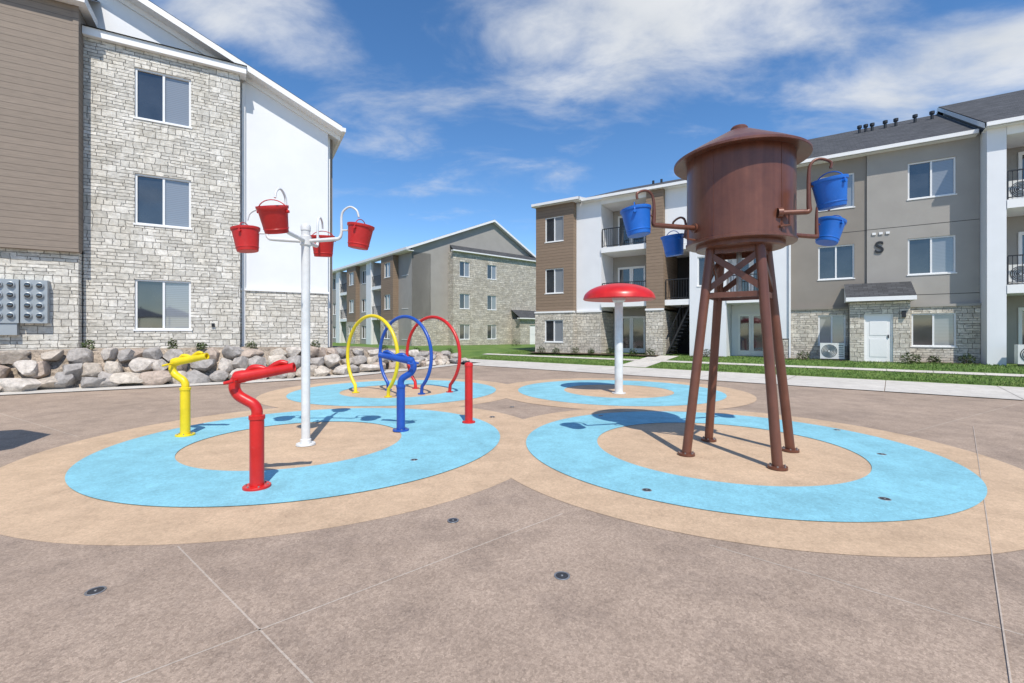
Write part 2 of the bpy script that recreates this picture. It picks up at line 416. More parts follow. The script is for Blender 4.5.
for i in range(-2, 14):
    a0, a1 = i*2.4+.008, (i+1)*2.4-.008
    wk.face([EP(a0,-3.5,.02), EP(a1,-3.5,.02), EP(a1,0.02,.02), EP(a0,0.02,.02)])
wk.make()
def hl(b): return 0.03+min(max(b, 0), 4.0)*0.08
lw = MB('lawn', 'grass')
bs = [0, .5, 1, 1.5, 2, 2.6, 3.2, 4, 6, 10, 20, 45]
for i in range(-40, 45):
    for j in range(len(bs)-1):
        lw.face([EP(i,bs[j],hl(bs[j])), EP(i+1,bs[j],hl(bs[j])), EP(i+1,bs[j+1],hl(bs[j+1])), EP(i,bs[j+1],hl(bs[j+1]))], True)
lw.face([EP(-40,0,0), EP(45,0,0), EP(45,0,.03), EP(-40,0,.03)])
lw.make()
pt = MB('footpath', 'walk')
for i in range(-4, 24):
    a0, a1 = i*1.2+.006, (i+1)*1.2-.006
    pt.face([EP(a0,1.8,hl(1.8)+.02), EP(a1,1.8,hl(1.8)+.02), EP(a1,2.3,hl(2.3)+.02), EP(a0,2.3,hl(2.3)+.02)])
for a0 in (5.2,):
    pt.face([EP(a0,0.01,hl(0)+.012), EP(a0+1.3,0.01,hl(0)+.012), EP(a0+1.3,1.79,hl(1.79)+.02), EP(a0,1.79,hl(1.79)+.02)])
    pt.face([EP(a0,2.31,hl(2.31)+.02), EP(a0+1.3,2.31,hl(2.31)+.02), EP(a0+1.3,4.0,hl(4)+.02), EP(a0,4.0,hl(4)+.02)])
pt.make()
gb = MB('grass_blades', 'leaf'); gb.c = []
for _ in range(42000):
    a = random.uniform(-4, 24); b = random.uniform(0, 5.2) if random.random() < .85 else random.uniform(0, .3)
    if 1.76 < b < 2.34 or (5.1 < a < 6.6 and b < 4): continue
    p = Vector(EP(a, b, hl(b))); h = random.uniform(.03, .075); an = random.uniform(0, 6.28); w = .014
    d = Vector((math.cos(an), math.sin(an), 0)); ln = Vector((random.uniform(-.03, .03), random.uniform(-.03, .03), h))
    gb.face([p-d*w, p+d*w, p+ln])
    c = random.choice(((.11,.21,.03),(.15,.26,.045),(.23,.31,.08),(.09,.17,.03))); gb.c += [c]*3
gb.make()

RL = [(-26, 0.5), (-19.5, 6.0), (-13.0, 11.5), (-8.5, 14.2), (-6.4, 15.9), (-4.67, 18.9), (-2.4, 23.3)]
RT = [1.0, 1.0, 1.0, .98, .92, .72, .38]
def rlp(t):
    i = min(int(t), len(RL)-2); f = t-i
    a, b = Vector(RL[i]), Vector(RL[i+1]); p = a.lerp(b, f); d = (b-a).normalized()
    return p, Vector((-d.y, d.x)), RT[i]*(1-f)+RT[i+1]*f
bed = MB('planting_bed', 'mulch')
rows = []
NT_ = 60
for i in range(NT_+1):
    t = i/NT_*(len(RL)-1-1e-6); p, n, z = rlp(t)
    n = Vector((-.55, .835)) if t > 1 else n
    row = []
    for off, zz in ((.15, .0), (.75, z), (1.6, z+.04), (4, z+.05), (9, z), (22, z*.5+.1), (30, .1)):
        q = p+n*off; row.append((q.x, q.y, zz + (random.uniform(-.02, .02) if off > .5 else 0)))
    rows.append(row)
for i in range(NT_):
    for j in range(6): bed.face([rows[i][j], rows[i+1][j], rows[i+1][j+1], rows[i][j+1]], True)
bed.make(sharp=90)
ms = MB('concrete_curb_strip', 'walk')
def nn(k):
    ds = []
    if k > 0: ds.append((Vector(RL[k])-Vector(RL[k-1])).normalized())
    if k < len(RL)-1: ds.append((Vector(RL[k+1])-Vector(RL[k])).normalized())
    d = sum(ds, Vector((0, 0))).normalized(); return Vector((d.y, -d.x))
for i in range(len(RL)-1):
    a, b = Vector(RL[i]), Vector(RL[i+1]); n0, n1 = nn(i), nn(i+1); w0 = .95
    ms.face([(*(a+n0*w0), .02), (*(b+n1*w0), .02), (*(b-n1*.4), .02), (*(a-n0*.4), .02)])
ms.make()
bo = MB('boulder_wall', 'rock'); bo.c = []
def rock(x, y, z, rx, ry, rz, sub=3):
    bm = bmesh.new(); bmesh.ops.create_icosphere(bm, subdivisions=sub, radius=1)
    sd = Vector((random.uniform(-99, 99),)*3)+Vector((x, y, z)); rot = Matrix.Rotation(random.uniform(0, 6.28), 3, 'Z') @ Matrix.Rotation(random.uniform(-.3, .3), 3, 'X')
    planes = [(Vector((random.gauss(0,1), random.gauss(0,1), random.gauss(0,.8))).normalized(), random.uniform(.52, .82)) for _ in range(11)]
    planes.append((Vector((random.uniform(-.2,.2), random.uniform(-.2,.2), 1)).normalized(), random.uniform(.5, .8)))
    col = random.choice(((.52,.46,.39),(.60,.54,.46),(.44,.41,.38),(.50,.41,.34),(.64,.59,.53),(.38,.36,.34)))
    base = len(bo.v)
    for v in bm.verts:
        c = v.co.copy()
        for n, d in planes:
            e = c.dot(n)-d
            if e > 0: c -= n*e*.98
        c *= 1+.07*mnoise.noise(c*1.9+sd)+.05*mnoise.noise(c*6+sd)
        c = Vector((c.x*rx, c.y*ry, c.z*rz))*1.20; c = rot @ c
        bo.v.append((c.x+x, c.y+y, c.z+z)); bo.c.append(col)
    for f in bm.faces: bo.f.append(tuple(base+v.index for v in f.verts)); bo.sm.append(True)
    bm.free()
tot = len(RL)-1
t = 0.9
while t < tot-.02:
    p, n, z = rlp(t); seglen = (Vector(RL[min(int(t)+1, tot)])-Vector(RL[int(t)])).length
    for k, (off, zf) in enumerate(((.0, .17), (.28, .52), (.58, .88))):
        if z < .55 and k == 1 and random.random() < .5: continue
        s = random.uniform(.24, .44)*(0.92 if k else 1.05)
        q = p+n*(off+random.uniform(-.06, .06))
        tj = random.uniform(-.12, .12); dd = Vector((n.y, -n.x))
        q += dd*tj*2
        rock(q.x, q.y, z*zf+random.uniform(-.03, .06), s, s*.8, random.uniform(.18, .26)*(.6+.4*z))
    t += random.uniform(.44, .60)/seglen
bo.make(recalc=False, sharp=24)

def shrub(name, x, y, z, r, h, n=260, cols=((.05,.09,.02),(.09,.14,.03),(.13,.18,.05))):
    mb = MB(name, 'leaf', None, (x, y, z)); mb.c = []
    for _ in range(n):
        a = random.uniform(0, 6.28); rr = r*math.sqrt(random.random()); zz = h*random.random()*(1-.4*(rr/r)**2)
        p = Vector((rr*math.cos(a), rr*math.sin(a), zz)); s = random.uniform(.02, .045)
        u = Vector((random.gauss(0,1), random.gauss(0,1), random.gauss(0,.6))).normalized(); v = u.cross(Vector((random.random(), random.random(), 1))).normalized()
        mb.face([p-u*s, p+v*s*.5, p+u*s, p-v*s*.5]); mb.c += [random.choice(cols)]*4
    for _ in range(9):
        a = random.uniform(0, 6.28); p = Vector((r*.6*math.cos(a), r*.6*math.sin(a), h*.7)); q = Vector((0.01, 0, 0))
        mb.face([(0,0,-.02), q, p]); mb.c += [(.12,.08,.05)]*3
    mb.make(recalc=False)
for x, y, z, r, h in ((-12.1, 13.0, 1.02, .16, .30), (-10.4, 13.95, 1.02, .13, .32), (-9.75, 14.3, 1.0, .15, .22), (-8.6, 15.0, 1.0, .18, .25), (-7.0, 16.2, .95, .16, .3), (-5.5, 19.5, .7, .2, .3), (-4.4, 21.0, .55, .22, .3), (-3.2, 23.4, .4, .2, .35)):
    shrub('shrub', x, y, z, r, h)
shrub('shrub', 14.9, 17.0, .36, .30, .45, 500); shrub('shrub', 0.4, 40, .35, .5, .7, 400)
# bark bed along the right building with shrubs
BO = Vector((1.7, 27.5, 0)); BU = Vector((math.cos(R(-33.3)), math.sin(R(-33.3)), 0)); BNn = Vector((math.sin(R(-33.3)), -math.cos(R(-33.3)), 0))
bk = MB('bark_bed', 'bark')
def BPt(s_, o_, z): q = BO+BU*s_+BNn*o_; return (q.x, q.y, z)
for s0, s1, oo in ((-.3, 7.3, 1.25), (8.8, 10.2, .9), (12.1, 14.9, .95), (16.95, 18.9, .95)):
    n_ = 10
    for i in range(n_):
        a, b = s0+(s1-s0)*i/n_, s0+(s1-s0)*(i+1)/n_
        w1, w2 = oo+.08*math.sin(a*3), oo+.08*math.sin(b*3)
        bk.face([BPt(a, -.3, .375), BPt(a, w1, .375), BPt(b, w2, .375), BPt(b, -.3, .375)])
bk.make()
for s_, o_, r, h in ((.6, .95, .26, .4), (1.6, 1.0, .22, .3), (2.7, .85, .26, .42), (3.7, .9, .2, .3), (4.8, .8, .28, .4), (6.0, .85, .22, .35), (6.9, .9, .25, .4), (9.5, .6, .25, .4), (12.5, .6, .22, .34), (13.4, .65, .24, .36), (17.6, .65, .2, .3), (18.5, .6, .24, .38)):
    q = BPt(s_, o_, .37); shrub('shrub', q[0], q[1], q[2], r, h, 300)

# ================================================================== LEFT APARTMENT BUILDING
L = Bld('apartment_building', (-11.10, 14.47, -.12), R(30), 1.08)
wt = [3.06, 6.11, 9.16]
ops = [(-.65, .68, t_-1.47, t_) for t_ in wt]
L.wall('stone_walls', 'stoneL', -1.75, 1.95, 0, 9.66, 0, 3, ops)
L.p('trim_boards', 'trim').box(-1.74, 2.12, -.16, .30, 9.66, 9.88)
L.p('shed_roof', 'shingle').face([(-1.74,-.22,9.885),(2.14,-.22,9.885),(2.14,.49,10.12),(-1.74,.49,10.12)])
L.wall('brown_siding', 'brown', -9, -1.75, 3.74, 10.2, -.45, 3, [(-8.2,-6.6,7.6,9.1),(-8.2,-6.6,4.65,6.1)])
L.wall('stone_base', 'stoneL', -9, -1.78, 0, 3.66, -.30, 3)
cb = L.p('corner_boards', 'brown'); cb.box(-1.85, -1.735, -.475, -.452, 3.74, 10.2); cb.box(-9, -1.73, -.48, -.2, 3.655, 3.735)
L.p('trim_boards', 'trim').box(-9.3, -1.55, -.75, -.46, 10.2, 10.42); L.p('trim_boards', 'trim').box(-1.747, -1.55, -.45, .48, 10.2, 10.42)
L.p('roof_shingles', 'shingle').face([(-9.3,-.78,10.43),(-1.5,-.78,10.43),(-1.5,.49,11.0),(-9.3,.49,11.0)])
L.wall('white_panels', 'white', 1.95, 4.62, 2.95, 8.8, .5, 6)
L.wall('stone_base_gable', 'stoneL', 1.952, 4.60, 0, 2.88, .42, 6); L.p('trim_boards', 'trim').box(1.96, 4.64, .38, .6, 2.88, 2.95)
rk = lambda x: 8.72+(4.62-x)*.457
L.p('white_panels', 'white').face([(-6,.5,8.801),(4.62,.5,8.801),(-6,.5,rk(-6))])
L.p('white_panels', 'white').face([(4.62,.5,8.8),(4.62,14,8.8),(4.62,14,0),(4.62,6.5,0),(4.62,6.5,8.8)])
sl = L.p('gable_roof', 'shingle'); tr = L.p('rake_boards', 'trim')
xa, xb = 5.02, -6
def rkq(mb, y0, y1, d0, d1):
    mb.face([(xa,y0,rk(xa)+d0),(xa,y0,rk(xa)+d1),(xb,y0,rk(xb)+d1),(xb,y0,rk(xb)+d0)])
    mb.face([(xa,y1,rk(xa)+d0),(xa,y1,rk(xa)+d1),(xb,y1,rk(xb)+d1),(xb,y1,rk(xb)+d0)])
    mb.face([(xa,y0,rk(xa)+d0),(xa,y1,rk(xa)+d0),(xb,y1,rk(xb)+d0),(xb,y0,rk(xb)+d0)])
    mb.face([(xa,y0,rk(xa)+d1),(xa,y1,rk(xa)+d1),(xb,y1,rk(xb)+d1),(xb,y0,rk(xb)+d1)])
    mb.face([(xa,y0,rk(xa)+d0),(xa,y1,rk(xa)+d0),(xa,y1,rk(xa)+d1),(xa,y0,rk(xa)+d1)])
rkq(tr, .02, 14, .0, .19); rkq(tr, .425, .499, -.16, -.002)
rkq(sl, .03, 14.1, .192, .215)
L.p('gutter', 'trim').box(5.02, 5.14, .0, 14, rk(5.02)+.02, rk(5.02)+.15)
L.p('corner_wing', 'taupe').box(4.63, 4.86, 1.1, 12, 0, 8.7)
ds = L.p('downspouts', 'trim'); ds.box(2.0, 2.09, .40, .49, 1.0, 9.6); ds.box(4.64, 4.72, .72, .80, 1.0, 8.6)
L.p('vents', 'brown').box(-3.5, -3.36, -.49, -.452, 7.35, 7.47)
hb = L.p('hose_bib', 'black'); hb.box(1.2, 1.28, -.06, -.001, 1.7, 1.8)
c = L.p('electric_meter_bank', 'cabinet')
c.box(-3.95, -3.42, -.55, -.302, 1.55, 2.88)
c.box(-3.36, -2.86, -.50, -.302, 1.75, 2.86); c.box(-2.83, -2.33, -.50, -.302, 1.75, 2.86)
c.box(-3.30, -2.9, -.47, -.302, 1.45, 1.74)
mt = L.p('electric_meters', 'cabinet'); mg = L.p('meter_faces', 'glass')
for bx in (-3.36, -2.83):
    for i in range(2):
        for j in range(4):
            M4 = Matrix.Translation((bx+.14+i*.22, -.502, 2.72-j*.26)) @ Matrix.Rotation(R(90), 4, 'X')
            mt.lathe([(.080, 0), (.080, .04), (.060, .05), (.060, .0)], 16, M4)
            mg.lathe([(.059, .03), (.045, .075), (.0, .085)], 16, M4)
L.p('light_block_core', 'dark').box(-8.9, 4.5, 3, 13.5, .1, 8.6)  # solid box added behind the walls to block light
L.finish()

# ================================================================== RIGHT APARTMENT BUILDING
B = Bld('apartment_building', (1.7, 27.5, 0), R(-33.3))
T3, T2, T1 = 8.25, 5.25, 2.27; wh = 1.45
def cols(x0, x1, fl=(T3, T2)): return [(x0, x1, t_-wh, t_) for t_ in fl]
B.wall('brown_siding', 'brownR', 0, 2.44, 2.76, 8.95, -.5, 8, cols(.62, 1.82))
B.wall('stone_base', 'stone', -.02, 2.44, 0, 2.66, -.56, 8, [(.62, 1.82, T1-1.3, T1)])
B.p('trim_boards', 'trim').box(-.05, 2.48, -.6, -.3, 2.66, 2.76)
B.wall('white_panels', 'white', 2.45, 3.96, 2.76, 8.95, -.1, 6)
B.wall('stone_base', 'stone', 2.45, 3.96, 0, 2.66, -.16, 6); B.p('trim_boards', 'trim').box(2.49, 3.98, -.2, -.02, 2.66, 2.76)
def balcony(x0, x1, yf, yb, zs, mat='stucco', wallmat='bay_walls', doors=True):
    B.wall(wallmat, mat, x0, x1, 0, 8.95, yb, 3)
    for z in zs:
        if z > 1:
            B.p('balcony_slabs', 'trim').box(x0+.003, x1-.003, yf-.1, yb-.003, z-.28, z)
            B.rail(x0+.06, x1-.06, yf-.02, z)
        if doors: B.french(x0+.3, min(x1-.2, x0+1.9), z+.02, z+2.1, yb-.004)
balcony(3.97, 6.52, -.1, 1.7, (.36, 3.2, 6.2))
B.p('trim_boards', 'trim').box(3.97, 6.52, -.15, 1.69, 8.62, 8.95)
B.wall('brown_siding', 'brownR', 6.53, 7.40, 2.76, 8.95, -.35, 6); B.wall('stone_base', 'stone', 6.53, 7.40, 0, 2.66, -.41, 6)
B.p('trim_boards', 'trim').box(6.5, 7.43, -.45, -.3, 2.66, 2.76)
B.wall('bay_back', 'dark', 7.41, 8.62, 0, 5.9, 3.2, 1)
B.wall('white_panels', 'white', 7.41, 8.62, 6.0, 8.95, -.05, 4)
B.p('balcony_slabs', 'trim').box(7.41, 8.62, -.1, 3.1, 2.92, 3.2); B.rail(7.45, 8.58, -.05, 3.2)
B.p('balcony_slabs', 'trim').box(7.41, 8.62, -.1, 3.1, 5.72, 5.98)
st = B.p('stairs', 'black')
for i in range(14):
    st.box(7.45+i*.085, 7.45+i*.085+.26, .2, 1.3, .42+i*.18, .46+i*.18)
st.tube([(7.45, .15, .4), (8.6, .15, 2.9)], .06, 8); st.tube([(7.45, .15, 1.3), (8.6, .15, 3.8)], .025, 8)
for i in range(8): st.tube([(7.5+i*.15, .15, .5+i*.325), (7.5+i*.15, .15, 1.4+i*.325)], .012, 6)
B.wall('white_panels', 'white', 8.63, 10.3, 0.0, 8.95, -.15, 5, cols(9.0, 10.0))
balcony(10.31, 12.0, -.1, 1.5, (.36, 3.2, 6.2), 'white', 'bay_walls_w')
B.wall('white_panels', 'white', 12.01, 12.9, 1.25, 8.95, -.15, 5); B.wall('stone_base', 'stone', 12.01, 12.9, 0, 1.2, -.2, 5)
B.wall('taupe_stucco', 'taupe', 12.91, 15.6, 2.62, 9.0, -.05, 7, cols(13.94, 15.2))
B.wall('grey_stucco', 'stucco', 15.61, 18.95, 2.62, 9.0, -.12, 7, cols(16.9, 18.3))
B.wall('stone_base', 'stone', 12.91, 14.98, 0, 2.52, -.13, 7, [(13.94, 14.9, T1-1.3, T1)])
B.wall('stone_base', 'stone', 16.9, 18.95, 0, 2.52, -.2, 7, [(17.0, 18.3, T1-1.3, T1)])
B.p('trim_boards_t', 'taupe').box(12.9, 15.2, -.2, .1, 2.52, 2.615); B.p('trim_boards_b', 'stucco').box(16.7, 18.96, -.26, .1, 2.52, 2.618)
tl = B.p('control_joints', 'dark')
for z in (5.75, 3.0): tl.box(15.61, 18.95, -.124, -.1, z, z+.018)
tl.box(12.92, 15.6, -.054, -.03, 5.75, 5.768)
B.wall('stone_base', 'stone', 15.0, 16.85, 0, 2.74, -1.0, 2, [(15.45, 16.35, .36, 2.25, 'door')])
pr = B.p('porch_roof', 'shingle'); pf = B.p('porch_fascia', 'trim')
pr.face([(14.85,-1.3,2.93),(17.0,-1.3,2.93),(17.0,-.13,3.55),(14.85,-.13,3.55)])
pf.box(14.85, 17.0, -1.32, -1.22, 2.76, 2.92)
for x in (14.85, 17.0): pf.face([(x,-1.3,2.76),(x,-1.3,2.92),(x,-.13,3.54),(x,-.13,2.76)])
pf.face([(14.85,-1.22,2.765),(17.0,-1.22,2.765),(17.0,-.13,2.765),(14.85,-.13,2.765)])
vt = B.p('vents', 'trim')
for x in (15.78, 16.0, 16.22): vt.box(x, x+.12, -.16, -.121, 5.52, 5.61)
wl = B.p('wall_lights', 'black')
for x, z in ((16.6, 2.1),): wl.box(x, x+.12, -1.1, -1.003, z, z+.25)
B.wall('white_pillars', 'white', 18.96, 19.45, 0, 8.9, -.9, 3)
B.wall('bay_walls', 'stucco', 19.46, 25, 0, 8.9, .9, 3)
for z in (.36, 3.2, 6.2):
    if z > 1:
        B.p('balcony_slabs', 'trim').box(19.46, 22.4, -.92, .88, z-.3, z); B.rail(19.5, 22.3, -.8, z)
    B.french(20.2, 21.9, z+.02, z+2.1, .896)
    B.ac(20.0, -.35 if z > 1 else -1.3, z+.02)
B.wall('white_pillars', 'white', 22.4, 22.8, 0, 8.9, -.9, 1.7); B.p('trim_boards', 'trim').box(19.46, 25, -.9, .88, 8.5, 8.9)
B.wall('grey_stucco', 'stucco', 22.81, 30, 0, 8.9, -.3, 1.1)
B.ac(14.42, -.50, .36)
roof_x(B, -.12, 2.9, -.5, 6, 8.98, 10.0, 12, over=.25)
roof_x(B, 2.95, 12.9, -.1, 6, 8.99, 11.1, 12)
roof_x(B, 12.94, 18.83, -.1, 6, 9.03, 12.0, 12)
roof_x(B, 18.87, 30, -.9, 6, 8.95, 12.35, 12, over=.30)
vp = B.p('roof_vents', 'black')
for x in (15.7, 15.95, 16.2, 16.7, 17.1, 17.8, 18.4): vp.tube([(x, 4.6, 11.0), (x, 4.6, 11.72)], .06, 10); vp.tube([(x, 4.6, 11.72), (x, 4.6, 11.84)], .10, 10)
for x in (5.5, 6.0, 8.2, 9.1): vp.tube([(x, 4.5, 10.3), (x, 4.5, 10.95)], .07, 10)
B.p('light_block_core', 'dark').box(.1, 29, 2.6, 12, .1, 8.8)  # backing box added inside to block light through the walls
B.p('downspouts', 'trim').box(12.86, 12.93, -.24, -.16, .4, 8.8)
B.finish()
cu = bpy.data.curves.new('letter_s', 'FONT'); cu.body = 'S'; cu.size = .66; cu.extrude = .02; cu.offset = .010
to = bpy.data.objects.new('letter_s', cu); COL.objects.link(to); bpy.context.view_layer.update()
me = bpy.data.meshes.new_from_object(to); bpy.data.objects.remove(to)
lo = bpy.data.objects.new('letter_s', me); COL.objects.link(lo); me.materials.append(M['black'])
lo.parent = B.e; lo.location = (15.86, -.145, 4.78); lo.rotation_euler = (R(90), 0, 0)

# ================================================================== CENTRAL APARTMENT BUILDING
C = Bld('apartment_building', (-8.8, 40, 0), R(40))
W, D_ = 15.5, 28
C.wall('grey_stucco', 'stucco', 0, 3.7, 0, 9.0, 0, 2, [])
C.wall('grey_stucco', 'stucco', 3.701, W, 0, 9.0, .01, 2)
pk = 8.9; zp = 12.6
C.p('grey_gable', 'stucco').face([(0,0,9.001),(W,0,9.001),(pk,0,zp)])
C.wall('stone_walls', 'stone', 3.7, 15.2, 0, 9.0, -.9, .88, [(x, x+1.15, t_-1.4, t_) for x in (4.4, 7.6) for t_ in (8.15, 5.15, 2.3)])
C.p('bump_roof', 'shingle').face([(3.5,-1.2,9.12),(15.4,-1.2,9.12),(15.0,-.01,9.75),(3.9,-.01,9.75)])
C.p('trim_boards', 'trim').box(3.5, 15.4, -1.22, -.85, 9.0, 9.11)
C.p('stone_base', 'stone').box(-.05, 3.69, -.06, -.003, 0, 2.7)
for xa_, za_, xb_, zb_ in ((-.6, 8.76, pk, zp+.0), (W+.6, 8.72, pk, zp+.0)):
    C.p('roof_shingles', 'shingle').face([(xa_,-.4,za_+.22),(xb_,-.4,zb_+.22),(xb_,D_,zb_+.22),(xa_,D_,za_+.22)])
    C.p('rake_boards', 'trim').face([(xa_,-.42,za_),(xb_,-.42,zb_),(xb_,-.42,zb_+.21),(xa_,-.42,za_+.21)])
    C.p('rake_boards', 'trim').face([(xa_,-.42,za_),(xb_,-.42,zb_),(xb_,.0,zb_),(xa_,.0,za_)])
C.p('rake_boards', 'trim').box(-.72, -.6, -.4, D_, 8.72, 8.96)
C.p('soffit', 'trim').box(-.6, .0, -.38, D_, 8.66, 8.72)
C.wall('stone_walls', 'stone', 10.7, 14.2, 0, 2.9, -2.2, 1.28, [(12.0, 12.95, .3, 2.3, 'door')])
C.p('porch_roof', 'shingle').face([(10.4,-2.5,3.02),(14.5,-2.5,3.02),(14.3,-.91,3.85),(10.6,-.91,3.85)]); C.p('trim_boards', 'trim').box(10.4, 14.5, -2.52, -2.1, 2.9, 3.01)
C.p('light_block_core', 'stucco').box(2.0, W, 2, D_, 0, 8.9)  # backing box added inside the walls as a light block
C.frame((0, D_, 0), R(-90), '_side')
C.wall('grey_stucco', 'stucco', D_-2.6, D_, 0, 8.66, -.003, 1.9, [(D_-1.9, D_-.7, t_-1.4, t_) for t_ in (8.1, 5.1, 2.3)])
x = D_-2.6; k = 0
while x > 1:
    kind = ('brown', 'balc', 'white', 'grey')[k % 4]; w = (2.6, 2.8, 1.4, 2.2)[k % 4]
    a, b_ = x-w, x
    if kind == 'brown':
        C.wall('brown_siding', 'brownR', a, b_, 2.7, 8.65, -.55, 2.5, [(a+.7, b_-.6, t_-1.4, t_) for t_ in (8.1, 5.1)]); C.wall('stone_base', 'stone', a, b_, 0, 2.69, -.6, 2.5, [(a+.7, b_-.6, .95, 2.3)])
    elif kind == 'balc':
        C.wall('bay_walls', 'taupe', a, b_, 0, 8.65, 1.6, 2)
        for z in (3.1, 6.1):
            C.p('slabs', 'trim').box(a+.003, b_-.003, -.4, 1.59, z-.3, z); C.rail(a+.05, b_-.05, -.35, z)
        for z in (.3, 3.1, 6.1): C.french(a+.5, a+2.1, z+.02, z+2.1, 1.595)
        C.p('posts', 'trim').box(a+.01, a+.25, -.45, -.2, 0, 8.64)
    elif kind == 'white': C.wall('white_panels', 'white', a, b_, 0, 8.65, -.3, 2.4)
    else: C.wall('grey_stucco', 'stucco', a, b_, 0, 8.65, -.1, 2.2, [(a+.5, b_-.4, t_-1.4, t_) for t_ in (8.1, 5.1, 2.3)])
    x = a; k += 1
C.finish()

# ================================================================== WATER TOWER
TC = Vector((2.83, 5.67, 0))
TW = empty('water_tower_dump_bucket_feature', TC)
tank = MB('tank', 'pbrown', TW)
tank.lathe([(0.0, 2.59), (.50, 2.59), (.615, 2.59), (.622, 2.595), (.622, 2.622), (.608, 2.628), (.608, 3.66), (.59, 3.70)], 72)
tank.lathe([(.59, 3.645), (.757, 3.615), (.767, 3.618), (.767, 3.643), (.755, 3.652), (.60, 3.745)], 72)
tank.lathe([(.60, 3.745), (.16, 3.99), (.10, 4.0)], 16)
tank.lathe([(.10, 3.97), (.10, 4.045), (.085, 4.065), (0, 4.07)], 32)
tank.lathe([(.50, 2.589), (.50, 2.54), (.46, 2.53), (0, 2.53)], 48)
for a in (-1.25, -2.5, .0, 1.25, 2.5):
    tank.box(-.006, .006, -.003, .003, 2.64, 3.65, Matrix.Translation((.608*math.cos(a), .608*math.sin(a), 0)) @ Matrix.Rotation(a+math.pi/2, 4, 'Z'))
tank.make(sharp=14)
legs = MB('legs', 'pbrown', TW); pl = MB('foot_plates', 'pbrown', TW); bolt = MB('anchor_bolts', 'steel', TW)
feet, tops = [], []
for a in (R(8), R(98), R(188), R(278)):
    f = Vector((.70*math.cos(a), .66*math.sin(a), 0.02)); tp = Vector((.38*math.cos(a), .38*math.sin(a), 2.56)); feet.append(f); tops.append(tp)
    legs.tube([f, tp], .055, 20)
    pl.lathe([(0, .036), (.100, .036), (.100, .010), (.103, .009)], 24, Matrix.Translation((f.x, f.y, 0)))
    for q in range(6):
        b2 = q*math.pi/3; bolt.lathe([(.009, .036), (.009, .050), (0, .050)], 6, Matrix.Translation((f.x+.083*math.cos(b2), f.y+.083*math.sin(b2), 0)))
at = lambda i, z: feet[i].lerp(tops[i], (z-.02)/2.54)
def bar(mb, a, b, w, t_):
    d = (b-a); ln = d.length; q = d.to_track_quat('X', 'Z').to_matrix().to_4x4()
    mb.box(0, ln, -t_, t_, -w, w, Matrix.Translation(a) @ q)
br = MB('cross_braces', 'pbrown', TW)
for i in range(4):
    j = (i+1) % 4
    o = (at(i, 2.2)+at(j, 2.2))/2; o.z = 0; o = o.normalized()*.018
    bar(br, at(i, 2.46)+o, at(j, 2.02)+o, .035, .008); bar(br, at(i, 2.02)-o, at(j, 2.46)-o, .035, .008)
    bar(br, at(i, 1.96), at(j, 1.96), .032, .012); bar(br, at(i, 2.50), at(j, 2.50), .032, .012)
legs.make(); pl.make(); bolt.make(); br.make()
fp = MB('feed_pipe', 'steel', TW); fp.tube([(0, 0, 2.5), (0, 0, 1.95)], .03, 12); fp.make()

def bucket(parent, mat, pos, tilt_dir, tilt, s=1.0, name='bucket'):
    mb = MB(name, mat, parent)
    M4 = Matrix.Translation(pos) @ Matrix.Rotation(tilt_dir, 4, 'Z') @ Matrix.Rotation(tilt, 4, 'Y') @ Matrix.Diagonal((s, s, s*.92, 1))
    mb.lathe([(0, -.17), (.125, -.17), (.130, -.165), (.136, -.12), (.141, -.118), (.141, -.108), (.138, -.104), (.164, .13), (.174, .135), (.178, .15), (.178, .172), (.164, .172), (.154, .12), (.122, -.15), (0, -.15)], 36, M4)
    mb.make()
    hd = MB(name+'_handle', mat, parent)
    pts = [M4 @ Vector((0, .182*math.cos(a), .10+.15*math.sin(a))) for a in [math.pi*i/14 for i in range(15)]]
    hd.tube(pts, .006*s, 8)
    for sg in (-1, 1): hd.tube([M4 @ Vector((0, sg*.16, .10)), M4 @ Vector((0, sg*.192, .10))], .018*s, 10)
    hd.make()

arms = MB('bucket_arms', 'pbrown', TW)
for pos, foot, zz, zt in (((-1.36, -.33, 2.80), (-.60, -.12), 2.78, 3.18), ((-.50, .90, 2.76), (-.29, .54), 2.84, 3.14),
                      ((.67, -.67, 3.03), (.16, -.595), 2.84, 3.42), ((1.50, .55, 2.88), (.56, .26), 2.80, 3.28)):
    pos = Vector(pos); f = Vector((foot[0], foot[1], zz)); out = Vector((pos.x-foot[0], pos.y-foot[1], 0)); d = out.normalized(); ln = out.length
    knee = f+d*(ln-.22)
    arms.tube([f, f+d*(ln-.30), knee+Vector((0, 0, .01)), knee+Vector((0, 0, .10)), knee+Vector((0, 0, zt-zz-.15)), Vector((knee.x, knee.y, zt-.04))+d*.03, Vector((knee.x, knee.y, zt))+d*.11, Vector((pos.x, pos.y, zt-.04)), Vector((pos.x, pos.y, zt-.11))], [.03, .03, .028, .024, .018, .016, .015, .015, .015], 12, smooth=True)
    fl = Matrix.Translation(f) @ d.to_track_quat('Z', 'Y').to_matrix().to_4x4()
    arms.lathe([(0, .02), (.055, .02), (.055, -.03), (.05, -.03)], 20, fl)
    arms.tube([f+d*.10, f+d*.10+Vector((0, 0, -.14)), f+Vector((0, 0, -.15))], .016, 8)
    arms.tube([knee+Vector((0, 0, pos.z-zz+.09)), Vector((pos.x, pos.y, pos.z+.09))-d*.17], .012, 8)
for pos, td, tt in (((-1.36, -.33, 2.80), 2.8, .13), ((-.50, .90, 2.76), .3, -.14), ((.67, -.67, 3.03), 3.4, .16), ((1.50, .55, 2.88), .2, .26)):
    bucket(TW, 'bblue', Vector(pos), td, tt, 1.0 if pos[1] < .8 else .92)
arms.make()

